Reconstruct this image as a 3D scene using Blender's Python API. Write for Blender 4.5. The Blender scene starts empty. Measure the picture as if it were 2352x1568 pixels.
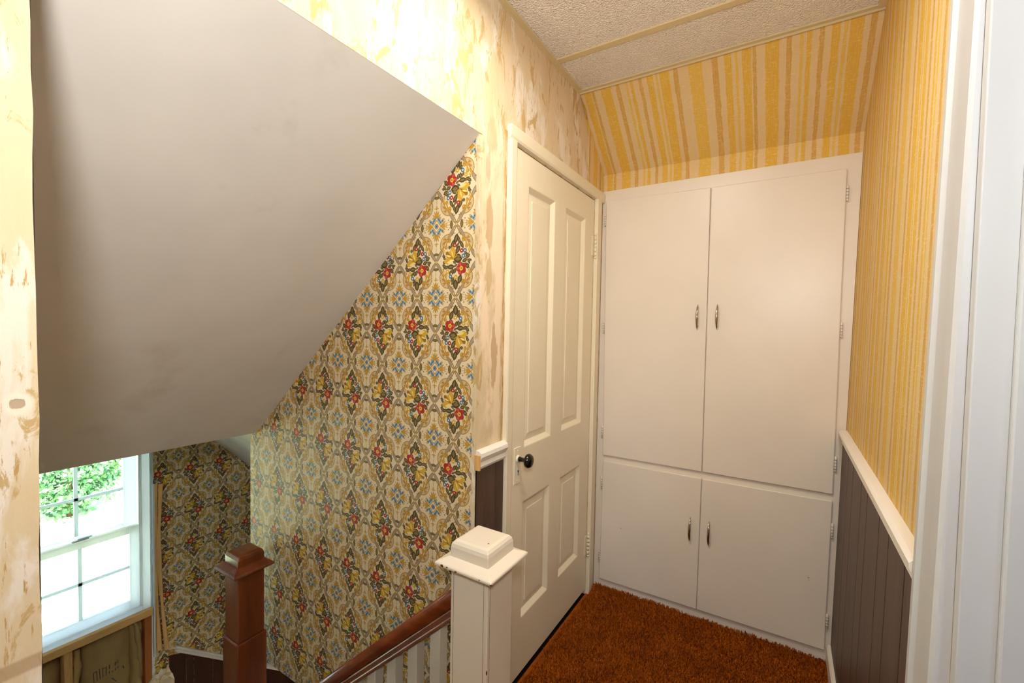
import bpy, bmesh, math, random
import numpy as np
from mathutils import Vector, Matrix

random.seed(7)
rng = np.random.default_rng(7)
scene = bpy.context.scene
COL = scene.collection

# ------------------------------------------------------------------ camera
def make_camera():
    yaw, pit, rol = (math.radians(a) for a in (31.7716, -1.9472, 1.0567))
    fw = Vector((-math.sin(yaw) * math.cos(pit), math.cos(yaw) * math.cos(pit), math.sin(pit)))
    rt = Vector((math.cos(yaw), math.sin(yaw), 0))
    up = rt.cross(fw)
    r2 = rt * math.cos(rol) + up * math.sin(rol)
    u2 = -rt * math.sin(rol) + up * math.cos(rol)
    cam = bpy.data.cameras.new("camera")
    cam.sensor_width = 36.0
    cam.lens = 36.0 * 1010.52 / 2352
    cam.clip_start = 0.02
    cam.clip_end = 300
    o = bpy.data.objects.new("camera", cam)
    COL.objects.link(o)
    o.matrix_world = Matrix(((r2.x, u2.x, -fw.x, 0.855), (r2.y, u2.y, -fw.y, 0.0), (r2.z, u2.z, -fw.z, 1.41), (0, 0, 0, 1)))
    scene.camera = o
make_camera()

# ------------------------------------------------------------------ world, sun, lamps, exposure
def setup_light():
    w = bpy.data.worlds.new("sky")
    scene.world = w
    w.use_nodes = True
    nt = w.node_tree
    nt.nodes.clear()
    out = nt.nodes.new("ShaderNodeOutputWorld")
    bg = nt.nodes.new("ShaderNodeBackground")
    sky = nt.nodes.new("ShaderNodeTexSky")
    sky.sky_type = 'NISHITA'
    sky.sun_disc = False
    sky.sun_elevation = math.radians(52)
    sky.sun_rotation = math.radians(120)
    sky.air_density = 1.0
    sky.dust_density = 2.5
    bg.inputs[1].default_value = SKY_W
    nt.links.new(sky.outputs[0], bg.inputs[0])
    nt.links.new(bg.outputs[0], out.inputs[0])
    def lamp(name, kind, loc, aim, **kw):
        l = bpy.data.lights.new(name, kind)
        for k, v in kw.items():
            setattr(l, k, v)
        o = bpy.data.objects.new(name, l)
        COL.objects.link(o)
        o.location = loc
        d = Vector(aim) - Vector(loc)
        o.rotation_euler = d.to_track_quat('-Z', 'Y').to_euler()
        return o
    lamp("sun", 'SUN', (5, -4, 12), (-1, -0.5, 0), energy=SUN_W, angle=math.radians(1.0), color=(1.0, 0.95, 0.86))
    # the photographer's flash above the camera: a diffusing dome, and its head tilted to the ceiling corner
    lamp("flash_dome", 'AREA', (0.985, -0.17, 1.75), (0.185, 0.73, 2.05), shape='DISK', size=0.20, energy=DOME_W, color=(0.94, 0.98, 1.0))
    lamp("hall_ceiling_lamp", 'AREA', (0.42, 0.88, 2.45), (0.42, 0.88, 0.0), shape='DISK', size=0.34, energy=HEAD_W, color=(1.0, 0.97, 0.90))
    vs = scene.view_settings
    scene.display_settings.display_device = 'sRGB'
    vs.view_transform = 'Standard'
    vs.look = 'None'
    vs.gamma = 1.0
    vs.use_curve_mapping = False
    vs.exposure = 0.0
    scene.cycles.use_denoising = True
    scene.cycles.max_bounces = 6
    scene.cycles.diffuse_bounces = 5
    scene.cycles.use_adaptive_sampling = True
    scene.cycles.use_light_tree = False
    scene.cycles.adaptive_threshold = 0.12
    scene.cycles.adaptive_min_samples = 16
    scene.cycles.sample_clamp_indirect = 8.0
SKY_W, SUN_W, DOME_W, HEAD_W = 3.2, 42.0, 18.5, 13.5
setup_light()

# ------------------------------------------------------------------ node helpers
class X:
    """a shader value with arithmetic"""
    def __init__(s, g, k): s.g, s.k = g, k
    def __add__(s, o): return s.g.m('ADD', s, o)
    def __radd__(s, o): return s.g.m('ADD', o, s)
    def __sub__(s, o): return s.g.m('SUBTRACT', s, o)
    def __rsub__(s, o): return s.g.m('SUBTRACT', o, s)
    def __mul__(s, o): return s.g.m('MULTIPLY', s, o)
    __rmul__ = __mul__
    def __truediv__(s, o): return s.g.m('DIVIDE', s, o)
    def lt(s, o): return s.g.m('LESS_THAN', s, o)
    def gt(s, o): return s.g.m('GREATER_THAN', s, o)
    def min(s, o): return s.g.m('MINIMUM', s, o)
    def max(s, o): return s.g.m('MAXIMUM', s, o)
    def abs(s): return s.g.m('ABSOLUTE', s)
    def floor(s): return s.g.m('FLOOR', s)
    def fract(s): return s.g.m('FRACT', s)
    def sin(s): return s.g.m('SINE', s)
    def cos(s): return s.g.m('COSINE', s)

class Graph:
    def __init__(s, name, rough=0.6, spec=0.5):
        s.mat = bpy.data.materials.new(name)
        s.mat.use_nodes = True
        s.nt = s.mat.node_tree
        s.bsdf = s.nt.nodes["Principled BSDF"]
        s.bsdf.inputs["Roughness"].default_value = rough
        s.bsdf.inputs["Specular IOR Level"].default_value = spec
    def node(s, t): return s.nt.nodes.new(t)
    def put(s, sock, v):
        if isinstance(v, X): s.nt.links.new(v.k, sock)
        elif isinstance(v, bpy.types.NodeSocket): s.nt.links.new(v, sock)
        else: sock.default_value = v
    def m(s, op, a, b=None, c=None):
        n = s.node("ShaderNodeMath"); n.operation = op
        for i, v in enumerate((a, b, c)):
            if v is not None: s.put(n.inputs[i], v)
        return X(s, n.outputs[0])
    def vm(s, op, a, b=None, out=0):
        n = s.node("ShaderNodeVectorMath"); n.operation = op
        s.put(n.inputs[0], a)
        if b is not None: s.put(n.inputs[1], b)
        return X(s, n.outputs[out])
    def vec(s, x, y, z):
        n = s.node("ShaderNodeCombineXYZ")
        for i, v in enumerate((x, y, z)): s.put(n.inputs[i], v)
        return X(s, n.outputs[0])
    def obj(s):
        n = s.node("ShaderNodeTexCoord")
        return X(s, n.outputs["Object"])
    def xyz(s, v=None):
        n = s.node("ShaderNodeSeparateXYZ")
        s.put(n.inputs[0], v if v is not None else s.obj())
        return [X(s, n.outputs[i]) for i in range(3)]
    def noise(s, v, scale=5., detail=4., rough=.55, dist=0.):
        n = s.node("ShaderNodeTexNoise")
        s.put(n.inputs["Vector"], v)
        n.inputs["Scale"].default_value = scale
        n.inputs["Detail"].default_value = detail
        n.inputs["Roughness"].default_value = rough
        n.inputs["Distortion"].default_value = dist
        return X(s, n.outputs[0])
    def voronoi(s, v, scale, feature='F1'):
        n = s.node("ShaderNodeTexVoronoi"); n.feature = feature
        s.put(n.inputs["Vector"], v)
        n.inputs["Scale"].default_value = scale
        return X(s, n.outputs["Distance"])
    def ramp(s, v, a, b):
        """0 below a, 1 above b"""
        n = s.node("ShaderNodeMapRange"); n.clamp = True
        s.put(n.inputs[0], v)
        n.inputs[1].default_value = a; n.inputs[2].default_value = b
        return X(s, n.outputs[0])
    def mix(s, f, a, b):
        n = s.node("ShaderNodeMix"); n.data_type = 'RGBA'
        s.put(n.inputs[0], f)
        for i, v in ((6, a), (7, b)):
            s.put(n.inputs[i], v if isinstance(v, X) else (*v[:3], 1.0))
        return X(s, n.outputs[2])
    def color(s, v):
        s.put(s.bsdf.inputs["Base Color"], v if isinstance(v, X) else (*v, 1))
    def rough(s, v): s.put(s.bsdf.inputs["Roughness"], v)
    def bump(s, h, strength=.3, dist=.002):
        n = s.node("ShaderNodeBump")
        n.inputs["Strength"].default_value = strength
        n.inputs["Distance"].default_value = dist
        s.put(n.inputs["Height"], h)
        s.nt.links.new(n.outputs[0], s.bsdf.inputs["Normal"])

def C(r, g, b):
    f = lambda v: (v / 255 / 12.92) if v / 255 <= .04045 else ((v / 255 + .055) / 1.055) ** 2.4
    return (f(r), f(g), f(b))

MATS = {}
def paint(name, col, rough=.4, spec=.5, var=.04, bump=.08, wear=None, streak=(1, 1, .15)):
    g = Graph(name, rough, spec)
    p = g.obj()
    st = g.vm('MULTIPLY', p, streak)
    n = g.noise(p, 3.0, 3)
    n2 = g.noise(st, 220, 2)
    c = g.mix(g.ramp(n, .3, .7), tuple(v * (1 - var) for v in col), tuple(min(1, v * (1 + var)) for v in col))
    if wear:
        wm = g.ramp(g.noise(p, wear[1], 5, .65), wear[2], wear[2] + .015)
        c = g.mix(wm, c, wear[0])
    g.color(c)
    g.bump(n2, bump, .001)
    MATS[name] = g.mat
    return g.mat

def wood(name, c1, c2, axis=2, scale=9., rough=.35, spec=.5, fine=.5, bump=.1):
    g = Graph(name, rough, spec)
    p = g.obj()
    s = [1.0, 1.0, 1.0]; s[axis] = .08
    st = g.vm('MULTIPLY', p, tuple(s))
    n = g.noise(st, scale * 2.2, 4, .6, .6)
    f = g.noise(st, scale * 22, 3, .6)
    c = g.mix(g.ramp(n, .32, .68), c1, c2)
    c = g.mix(g.ramp(f, .45, .75) * fine, c, tuple(v * .55 for v in c1))
    g.color(c)
    g.bump(f, bump, .001)
    MATS[name] = g.mat
    return g.mat

# ------------------------------------------------------------------ floral wallpaper print
def floral_material(name, uaxis, u0, v0):
    g = Graph(name, .55, .35)
    W, R = 0.1765, 1.391
    co = g.xyz()
    u = (co[uaxis] - u0) * (1 / W)
    v = (co[2] - v0) * (1 / (W * R))
    Xc = u - (u + .5).floor()
    j = (v + .5).floor()
    Yc = (v - j) * R
    s = 1.0 - g.m('MODULO', g.m('ABSOLUTE', j), 2.0) * 2.0
    p = g.vec(Xc * s, Yc * s, 1.0)
    q = g.vec(.5 - Xc.abs(), R / 2 - Yc.abs(), 1.0)
    cream = C(226, 206, 168); gold = C(176, 128, 42); gold2 = C(206, 160, 50); grey = C(164, 143, 114)
    brown = C(128, 92, 40); olive = C(76, 60, 28); olive2 = C(130, 110, 58); red = C(166, 44, 34); red2 = C(196, 84, 66)
    blue = C(66, 98, 120); blue2 = C(116, 146, 162); yel = C(226, 184, 66)
    def leaf(c, ax, ay, bx, by, w, acc):
        dx, dy = bx - ax, by - ay
        L = math.hypot(dx, dy); ux, uy = dx / L, dy / L
        mx, my = (ax + bx) / 2, (ay + by) / 2
        h = L / 2; hw = w / 2
        sx = g.vm('DOT_PRODUCT', c, (ux / h, uy / h, -(ux * mx + uy * my) / h), 1)
        tx = g.vm('DOT_PRODUCT', c, (-uy / hw, ux / hw, (uy * mx - ux * my) / hw), 1)
        f = g.m('MULTIPLY_ADD', sx, sx, tx.abs())
        return f if acc is None else acc.min(f)
    def leaves(c, lst):
        a = None
        for l in lst: a = leaf(c, *l, a)
        return a
    def dist(c, x, y): return g.vm('DISTANCE', c, (x, y, 1.0), 1)
    def dists(c, lst):
        a = None
        for x, y in lst:
            d = dist(c, x, y); a = d if a is None else a.min(d)
        return a
    weave = g.noise(g.vm('MULTIPLY', g.obj(), (1, 1, 1)), 900, 1)
    col = g.mix(g.ramp(weave, .35, .7) * .35, cream, C(206, 184, 142))
    # --- mirrored quarter: bands, scrolls, rosette
    d1 = dist(q, .31, .385)
    lin = g.vm('DOT_PRODUCT', q, (-.845, -.535, .845 * .31 + .535 * .17), 1)
    fan = g.m('MULTIPLY', d1.lt(.215), lin.gt(-.03))
    ha = g.vm('DOT_PRODUCT', q, (30, 22, 0), 1).fract().lt(.27)
    hb = g.vm('DOT_PRODUCT', q, (30, -22, 0), 1).fract().lt(.27)
    col = g.mix(fan * ha.max(hb), col, C(172, 136, 78))
    col = g.mix(fan * d1.gt(.197), col, gold)
    gl = leaves(q, [(.265, .30, .15, .37, .05), (.27, .28, .17, .27, .035), (.25, .33, .16, .45, .035), (.25, .30, .2, .22, .03)])
    col = g.mix(gl.lt(1.0) * fan, col, gold)
    gb = leaves(q, [(.525, -.03, .272, .300, .080), (-.02, .725, .190, .425, .080), (.44, .065, .27, .285, .050), (.04, .63, .20, .43, .050)])
    col = g.mix(gb.lt(1.0), col, brown)
    col = g.mix(gb.lt(.74), col, grey)
    sc = leaves(q, [(.21, .39, .13, .53, .045), (.32, .245, .25, .37, .045), (.30, .20, .37, .29, .03), (.28, .36, .22, .43, .04), (.215, .47, .17, .56, .03), (.38, .15, .42, .22, .03),
                    (.105, 0, .235, .09, .04), (.11, 0, .245, .03, .03), (.105, 0, .345, 0, .014), (.25, 0, .262, .06, .018), (.20, .02, .29, .05, .016),
                    (0, .145, 0, .31, .05), (.005, .15, .105, .235, .035), (.01, .16, .06, .30, .03), (0, .31, 0, .41, .034), (0, .335, .062, .352, .016), (0, .40, 0, .53, .012),
                    (.02, .09, .10, .18, .016), (.09, .02, .19, .14, .016), (.30, .045, .36, .07, .014)])
    rings = g.m('MULTIPLY', dists(q, [(.252, .428), (.330, .308)]).lt(.038), 1.0)
    col = g.mix(sc.lt(1.0).max(rings), col, gold)
    col = g.mix(dists(q, [(.258, .434), (.337, .315)]).lt(.018), col, gold2)
    col = g.mix(sc.lt(.4), col, gold2)
    bl = dists(q, [(.046, .135), (.098, .072), (.150, .098), (.072, .108)])
    col = g.mix(bl.lt(.030), col, blue2)
    col = g.mix(bl.lt(.014), col, blue)
    lo = dists(q, [(.088, .158), (.178, .122)])
    col = g.mix(lo.lt(.024) * lo.gt(.012), col, gold)
    col = g.mix(dists(q, [(.40, .185), (.19, .555), (.44, .17), (.30, .09)]).lt(.013), col, brown)
    col = g.mix(dists(q, [(.215, .50), (.45, .075), (.28, .40)]).lt(.016), col, yel)
    ab = g.vm('DOT_PRODUCT', q, (1 / .105, 1 / .115, 0), 1)
    col = g.mix(ab.lt(1.12), col, gold)
    col = g.mix(ab.lt(.92), col, cream)
    c0 = dist(q, 0, 0)
    col = g.mix(c0.lt(.052), col, gold)
    col = g.mix(c0.lt(.040), col, blue2)
    col = g.mix(c0.lt(.020), col, blue)
    ol = leaves(q, [(.375, -.09, .375, .09, .075), (-.075, .55, .075, .55, .06), (.35, 0, .42, 0, .04)])
    col = g.mix(ol.lt(1.0), col, C(100, 82, 34))
    col = g.mix(ol.lt(.5), col, C(132, 108, 48))
    col = g.mix(dists(q, [(.5, 0), (0, R / 2)]).lt(.022), col, yel)
    # --- bouquet (turned half round in every other row)
    def P(x, y): return ((x - 545) / 970, (820 - y) / 1157)
    raw = [(545, 195, 555, 405, 80), (425, 510, 480, 320, 66), (590, 425, 640, 295, 40), (600, 455, 665, 375, 40), (560, 660, 585, 545, 46), (625, 650, 620, 525, 42), (650, 620, 705, 525, 30),
           (590, 700, 745, 685, 62), (715, 715, 825, 655, 40), (780, 680, 870, 745, 44), (850, 765, 795, 835, 42), (795, 870, 850, 905, 34), (805, 930, 875, 945, 36), (410, 860, 590, 850, 95),
           (430, 900, 560, 935, 60), (550, 760, 615, 810, 30), (510, 745, 595, 690, 26), (240, 700, 320, 690, 66), (225, 735, 275, 850, 36), (185, 810, 265, 825, 34), (290, 840, 395, 795, 50),
           (228, 935, 325, 880, 52), (240, 935, 330, 950, 36), (295, 985, 355, 960, 30), (380, 1090, 455, 1250, 46), (450, 1180, 515, 1375, 40), (462, 1140, 555, 975, 58), (485, 1215, 540, 1095, 30),
           (525, 1405, 572, 1210, 66), (605, 1280, 665, 1080, 52), (710, 1165, 705, 1085, 36), (560, 1000, 590, 870, 26), (620, 640, 690, 560, 22), (310, 770, 330, 690, 36)]
    lv = []
    for x1, y1, x2, y2, w in raw:
        a, b = P(x1, y1), P(x2, y2)
        dx_, dy_ = (b[0] - a[0]) * .07, (b[1] - a[1]) * .07
        lv.append((a[0] - dx_, a[1] - dy_, b[0] + dx_, b[1] + dy_, w / 640))
    lf = leaves(p, lv)
    col = g.mix(lf.lt(1.0), col, olive)
    col = g.mix(lf.lt(.42), col, olive2)
    # lily
    lx, ly = P(598, 858)
    dxy = g.vm('SUBTRACT', p, (lx, ly, 1.0))
    dx, dy, _ = g.xyz(dxy)
    rr = g.vm('LENGTH', dxy, None, 1)
    ang = g.m('ARCTAN2', dy, dx) + .62
    wav = (ang * 8.0).cos()
    lily = rr.lt(.215 + .03 * wav) * ang.abs().lt(1.18)
    col = g.mix(lily, col, gold2)
    col = g.mix(lily * (ang * 4.0 + 1.2).sin().gt(.55), col, C(150, 106, 22))
    col = g.mix(leaves(p, [(*P(610, 845), *P(760, 785), .05), (*P(660, 910), *P(790, 960), .04), (*P(610, 900), *P(660, 1060), .03)]).lt(1.0), col, C(236, 206, 120))
    col = g.mix(leaves(p, [(*P(585, 870), *P(560, 1080), .024), (*P(580, 870), *P(520, 960), .02)]).lt(1.0), col, gold2)
    # rose
    rx, ry = P(420, 650)
    dxy = g.vm('SUBTRACT', p, (rx, ry, 1.0))
    dx, dy, _ = g.xyz(dxy)
    rr = g.vm('LENGTH', dxy, None, 1)
    ang = g.m('ARCTAN2', dy, dx)
    pet = (ang * 2.5).cos().abs()
    col = g.mix(rr.lt(.098 + .03 * pet), col, red)
    col = g.mix(rr.lt(.11) * pet.gt(.75) * dx.gt(0.0), col, red2)
    col = g.mix(rr.lt(.042), col, yel)
    col = g.mix(rr.lt(.016), col, C(140, 96, 24))
    fr = [P(415, 1035), P(578, 1165)]; fb = [P(375, 915), P(672, 480), P(340, 1032)]; fy = [P(545, 460), P(745, 590)]
    a = dists(p, fr); col = g.mix(a.lt(.043), col, red)
    b = dists(p, fb); col = g.mix(b.lt(.042), col, blue)
    col = g.mix(b.lt(.026), col, blue2)
    c = dists(p, fy); col = g.mix(c.lt(.045), col, gold2)
    col = g.mix(a.min(b).min(c).lt(.013), col, C(240, 226, 200))
    g.color(col)
    g.bump(weave, .12, .0006)
    return g.mat

# ------------------------------------------------------------------ yellow striped wallpaper
def stripe_material(name, uaxis, phase=0.0, vaxis=2):
    g = Graph(name, .75, .2)
    co = g.xyz()
    o = g.obj()
    PER = .655
    sc = [.06, .06, .06]; sc[uaxis] = 1.0
    wob = g.noise(g.vm('MULTIPLY', o, tuple(sc)), 260, 3, .7)
    wob2 = g.noise(o, 160, 2, .6)
    u = ((co[uaxis] - .095 + phase + (wob - .5) * .012 + (wob2 - .5) * .006) * (1 / PER)).fract()
    n = g.node("ShaderNodeValToRGB")
    g.put(n.inputs[0], u)
    base = C(222, 194, 146); y = C(222, 176, 66); t = C(208, 162, 84); th = C(224, 184, 84); y2 = C(224, 182, 80)
    items = [(.026, .046, y), (.082, .018, t), (.122, .009, th), (.145, .016, y), (.183, .016, t), (.224, .027, y), (.252, .010, th), (.284, .040, y),
             (.330, .018, t), (.408, .052, y2), (.481, .022, t), (.528, .026, y), (.558, .010, th), (.594, .030, y), (.622, .014, t)]
    els = n.color_ramp.elements
    n.color_ramp.interpolation = 'CONSTANT'
    stops = [(0.0, base)]
    for i, (c, w, colr) in enumerate(items):
        a, b = (c - w / 2) / PER, (c + w / 2) / PER
        stops.append((a, colr))
        nxt = (items[i + 1][0] - items[i + 1][1] / 2) / PER if i + 1 < len(items) else 1.0
        if nxt - b > .006: stops.append((b, base))
    stops = stops[:32]
    els[0].position = stops[0][0]; els[0].color = (*stops[0][1], 1)
    els[1].position = stops[1][0]; els[1].color = (*stops[1][1], 1)
    for pz, cz in stops[2:]:
        e = els.new(pz); e.color = (*cz, 1)
    # slubs run across the stripes; fine threads along them
    sc = [1.0, 1.0, 1.0]; sc[uaxis] = .22
    slub = g.noise(g.vm('MULTIPLY', o, tuple(sc)), 260, 2, .6)
    sc = [1.0, 1.0, 1.0]; sc[uaxis] = 1.0
    for k in range(3):
        if k != uaxis: sc[k] = .05
    thr = g.noise(g.vm('MULTIPLY', o, tuple(sc)), 420, 2, .6)
    col = X(g, n.outputs[0])
    col = g.mix(g.ramp(thr, .48, .70) * .40, col, C(232, 202, 140))
    col = g.mix(g.ramp(slub, .58, .70) * .55, col, C(238, 214, 160))
    col = g.mix(g.ramp(g.noise(o, 7, 3), .45, .8) * .25, col, C(214, 172, 96))
    g.color(col)
    g.bump(slub, .35, .001)
    return g.mat

# ------------------------------------------------------------------ stripped plaster
def plaster_material(name):
    g = Graph(name, .8, .2)
    o = g.obj()
    x, y, z = g.xyz(o)
    vst = g.vm('MULTIPLY', o, (1, 1.6, .55))
    n1 = g.noise(vst, 7, 8, .62, .4)
    n2 = g.noise(g.vm('ADD', vst, (3.1, 7.7, 1.2)), 13, 8, .68, .8)
    n3 = g.noise(g.vm('ADD', vst, (9.1, 1.7, 4.2)), 5, 6, .6, .3)
    n4 = g.noise(g.vm('MULTIPLY', o, (1, 2.4, .3)), 42, 6, .7)
    col = g.mix(g.ramp(n3, .35, .65), C(212, 187, 146), C(219, 199, 165))
    col = g.mix(g.ramp(n1, .52, .60), col, C(228, 214, 194))                      # bare white plaster
    col = g.mix(g.ramp(n2, .555, .59), col, C(196, 164, 112))                     # tan paste left over
    col = g.mix(g.ramp(n4, .60, .64) * g.ramp(n1, .44, .50), col, C(188, 148, 92))
    col = g.mix(g.ramp(n4, .30, .36) * .0 + g.ramp(n2, .36, .28) * .8, col, C(220, 176, 116))   # orange stain
    # scuffed corner strip beside the door: more scraped, a few grey-brown patches
    def blob(cy, cz, ry, rz):
        d = g.vm('LENGTH', g.vm('MULTIPLY', g.vm('SUBTRACT', o, (0, cy, cz)), (0, 1 / ry, 1 / rz)), None, 1)
        return g.ramp(d + (n2 - .5) * 2.6 + (n4 - .5) * 1.2, 1.05, .85)
    strip = g.ramp((y - 1.245).abs(), .075, .05) * g.ramp(z + (n3 - .5) * .6, 2.12, 1.94)
    col = g.mix(strip * g.ramp(n1, .40, .5), col, C(236, 212, 178))
    for b, cc in ((blob(1.224, 1.76, .022, .09), C(184, 148, 98)), (blob(1.230, 2.04, .03, .06), C(196, 172, 130)), (blob(1.262, 1.30, .018, .11), C(178, 142, 92)), (blob(1.225, 1.58, .018, .07), C(196, 160, 108)),
                  (blob(1.21, 1.94, .018, .05), C(186, 166, 134))):
        col = g.mix(b * .65, col, cc)
    ed = g.ramp(y, 1.300, 1.318) * z.lt(2.1) * y.lt(1.4)
    col = g.mix(ed * g.ramp(n4, .40, .55), col, C(176, 136, 80))
    # ghost line of a former rail on the near side
    gl = g.ramp((z - .942).abs(), .012, .008) * y.lt(.5)
    col = g.mix(gl * .75, col, C(176, 146, 110))
    hole = g.vm('LENGTH', g.vm('MULTIPLY', g.vm('SUBTRACT', o, (0, .148, 1.296)), (0, 1 / .007, 1 / .008)), None, 1)
    hm = g.ramp(hole + (n4 - .5) * 1.5, 1.0, .8)
    col = g.mix(g.ramp(hole, 2.4, 1.6), col, C(240, 220, 196))
    col = g.mix(hm * .8, col, C(170, 142, 110))
    g.color(col)
    g.bump(n1 * .6 + n2 * .5 + n4 * .25 - hm * .8, .45, .006)
    return g.mat

MATS["plaster"] = plaster_material("stripped_plaster")
MATS["floral"] = floral_material("floral_wallpaper_stair", 0, -0.0925, 1.382)
MATS["floral_landing"] = floral_material("floral_wallpaper_landing", 1, 1.355, 0.417)
MATS["stripe_x"] = stripe_material("striped_wallpaper_across", 0)
MATS["stripe_y"] = stripe_material("striped_wallpaper_side", 1, .31)
paint("ceiling_white", C(226, 217, 204), .7, .25, .05, .22, wear=(C(206, 193, 172), 2.6, .60), streak=(.25, .25, .25))
_cw = [n for n in MATS["ceiling_white"].node_tree.nodes if n.type == 'MAP_RANGE']
_cw[-1].inputs[2].default_value = .80      # soft-edged old smudges
paint("cream_gloss", C(232, 220, 203), .36, .5, .03, .10)
paint("cream_door", C(234, 221, 192), .42, .45, .03, .10)
paint("trim_white", C(236, 228, 216), .4, .5, .03, .08)
paint("jamb_white", C(198, 197, 197), .4, .5, .03, .08, wear=(C(170, 166, 150), 14, .74))
paint("newel_white", C(236, 222, 200), .42, .5, .03, .10, wear=(C(110, 46, 20), 26, .72))
paint("wall_plain", C(224, 218, 208), .8, .2, .03, .1)
paint("grid_metal", C(214, 194, 150), .45, .5, .02, .02)
paint("vinyl_white", C(236, 236, 230), .35, .5, .02, .02)
def translucent(name, f):
    nt = MATS[name].node_tree
    out = nt.nodes["Material Output"]; b = nt.nodes["Principled BSDF"]
    mx = nt.nodes.new("ShaderNodeMixShader"); tr = nt.nodes.new("ShaderNodeBsdfTranslucent")
    tr.inputs[0].default_value = (.86, .88, .84, 1); mx.inputs[0].default_value = f
    nt.links.new(b.outputs[0], mx.inputs[1]); nt.links.new(tr.outputs[0], mx.inputs[2]); nt.links.new(mx.outputs[0], out.inputs[0])
translucent("vinyl_white", .42)              # thin white PVC lets daylight glow through
paint("baluster_white", C(204, 197, 178), .45, .4, .04, .06)
paint("chip_brown", C(118, 54, 28), .8, .2, .2, .2)
paint("fleck_yellow", C(206, 166, 40), .7, .2)
paint("dark_gap", C(30, 22, 18), .9, .1)
paint("lath_grey", C(96, 84, 76), .9, .1, .2, .3)
paint("seal_white", C(214, 222, 224), .8, .2, .1, .5)
paint("kraft_paper", C(164, 136, 88), .7, .3, .14, .3, streak=(1, 1, 1))
paint("fibreglass", C(196, 160, 106), .95, .05, .25, .9, streak=(1, 1, 1))
wood("walnut_plank", C(74, 53, 42), C(94, 69, 54), 2, 8, .45, .4, .6)
wood("walnut_dark", C(58, 34, 22), C(78, 46, 28), 2, 8, .4, .4, .5)
wood("stair_wood", C(92, 40, 14), C(126, 62, 24), 2, 8, .28, .55, .45)
wood("rail_wood", C(96, 42, 16), C(134, 66, 26), 0, 8, .28, .55, .45)
wood("pine", C(224, 172, 104), C(238, 192, 126), 1, 7, .6, .3, .35)
wood("pine_v", C(220, 168, 100), C(236, 190, 126), 2, 7, .6, .3, .35)
wood("stud_red", C(160, 92, 46), C(182, 110, 58), 2, 7, .6, .3, .4)

def tile_material():
    g = Graph("pebbled_tile", .55, .35)
    o = g.obj()
    n = g.voronoi(o, 210, 'SMOOTH_F1')
    n2 = g.noise(o, 120, 3)
    g.color(g.mix(g.ramp(g.noise(o, 4, 2), .3, .7), C(236, 226, 213), C(242, 234, 223)))
    g.bump(n2 * .6 - n * 1.2, 1.0, .005)
    return g.mat
MATS["tile"] = tile_material()

def carpet_material():
    g = Graph("shag_carpet", .9, .1)
    o = g.obj()
    n = g.noise(o, 5, 4, .6)
    gi = g.node("ShaderNodeNewGeometry")
    r = X(g, gi.outputs["Random Per Island"])
    col = g.mix(g.ramp(n, .3, .7), C(158, 78, 14), C(196, 102, 24))
    col = g.mix(r * .55, col, C(120, 50, 8))
    g.color(col)
    return g.mat
MATS["carpet"] = carpet_material()

def metal(name, col, rough):
    g = Graph(name, rough)
    g.bsdf.inputs["Metallic"].default_value = 1.0
    n = g.noise(g.obj(), 60, 3)
    g.color(g.mix(g.ramp(n, .4, .8), col, tuple(v * .85 for v in col)))
    g.rough(g.ramp(n, .2, 1.4) * .2 + rough)
    MATS[name] = g.mat
metal("chrome", C(200, 188, 172), .10)
metal("dull_metal", C(150, 136, 118), .35)
paint("knob_black", C(14, 11, 9), .12, .6, .1, .02)

def glass_material():
    m = bpy.data.materials.new("window_glass"); m.use_nodes = True
    nt = m.node_tree; nt.nodes.clear()
    out = nt.nodes.new("ShaderNodeOutputMaterial"); mx = nt.nodes.new("ShaderNodeMixShader")
    tr = nt.nodes.new("ShaderNodeBsdfTransparent"); gl = nt.nodes.new("ShaderNodeBsdfGlossy")
    fr = nt.nodes.new("ShaderNodeFresnel"); fr.inputs[0].default_value = 1.35
    tr.inputs[0].default_value = (.92, .97, .94, 1); gl.inputs["Roughness"].default_value = .02
    nt.links.new(fr.outputs[0], mx.inputs[0]); nt.links.new(tr.outputs[0], mx.inputs[1]); nt.links.new(gl.outputs[0], mx.inputs[2])
    nt.links.new(mx.outputs[0], out.inputs[0])
    return m
MATS["glass"] = glass_material()

def leaf_material(name, a, b):
    g = Graph(name, .6, .3)
    gi = g.node("ShaderNodeNewGeometry")
    g.color(g.mix(X(g, gi.outputs["Random Per Island"]), a, b))
    MATS[name] = g.mat
leaf_material("leaves_mid", C(58, 98, 46), C(120, 158, 84))
leaf_material("leaves_dark", C(40, 78, 46), C(88, 132, 80))
def lawn_material():
    g = Graph("sunlit_lawn", .9, .1)
    o = g.obj()
    g.color(g.mix(g.ramp(g.noise(o, .35, 5, .6), .38, .66), C(208, 208, 184), C(150, 176, 120)))
    MATS["lawn"] = g.mat
lawn_material()
paint("bark", C(92, 74, 56), .9, .1, .2, .5)

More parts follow.
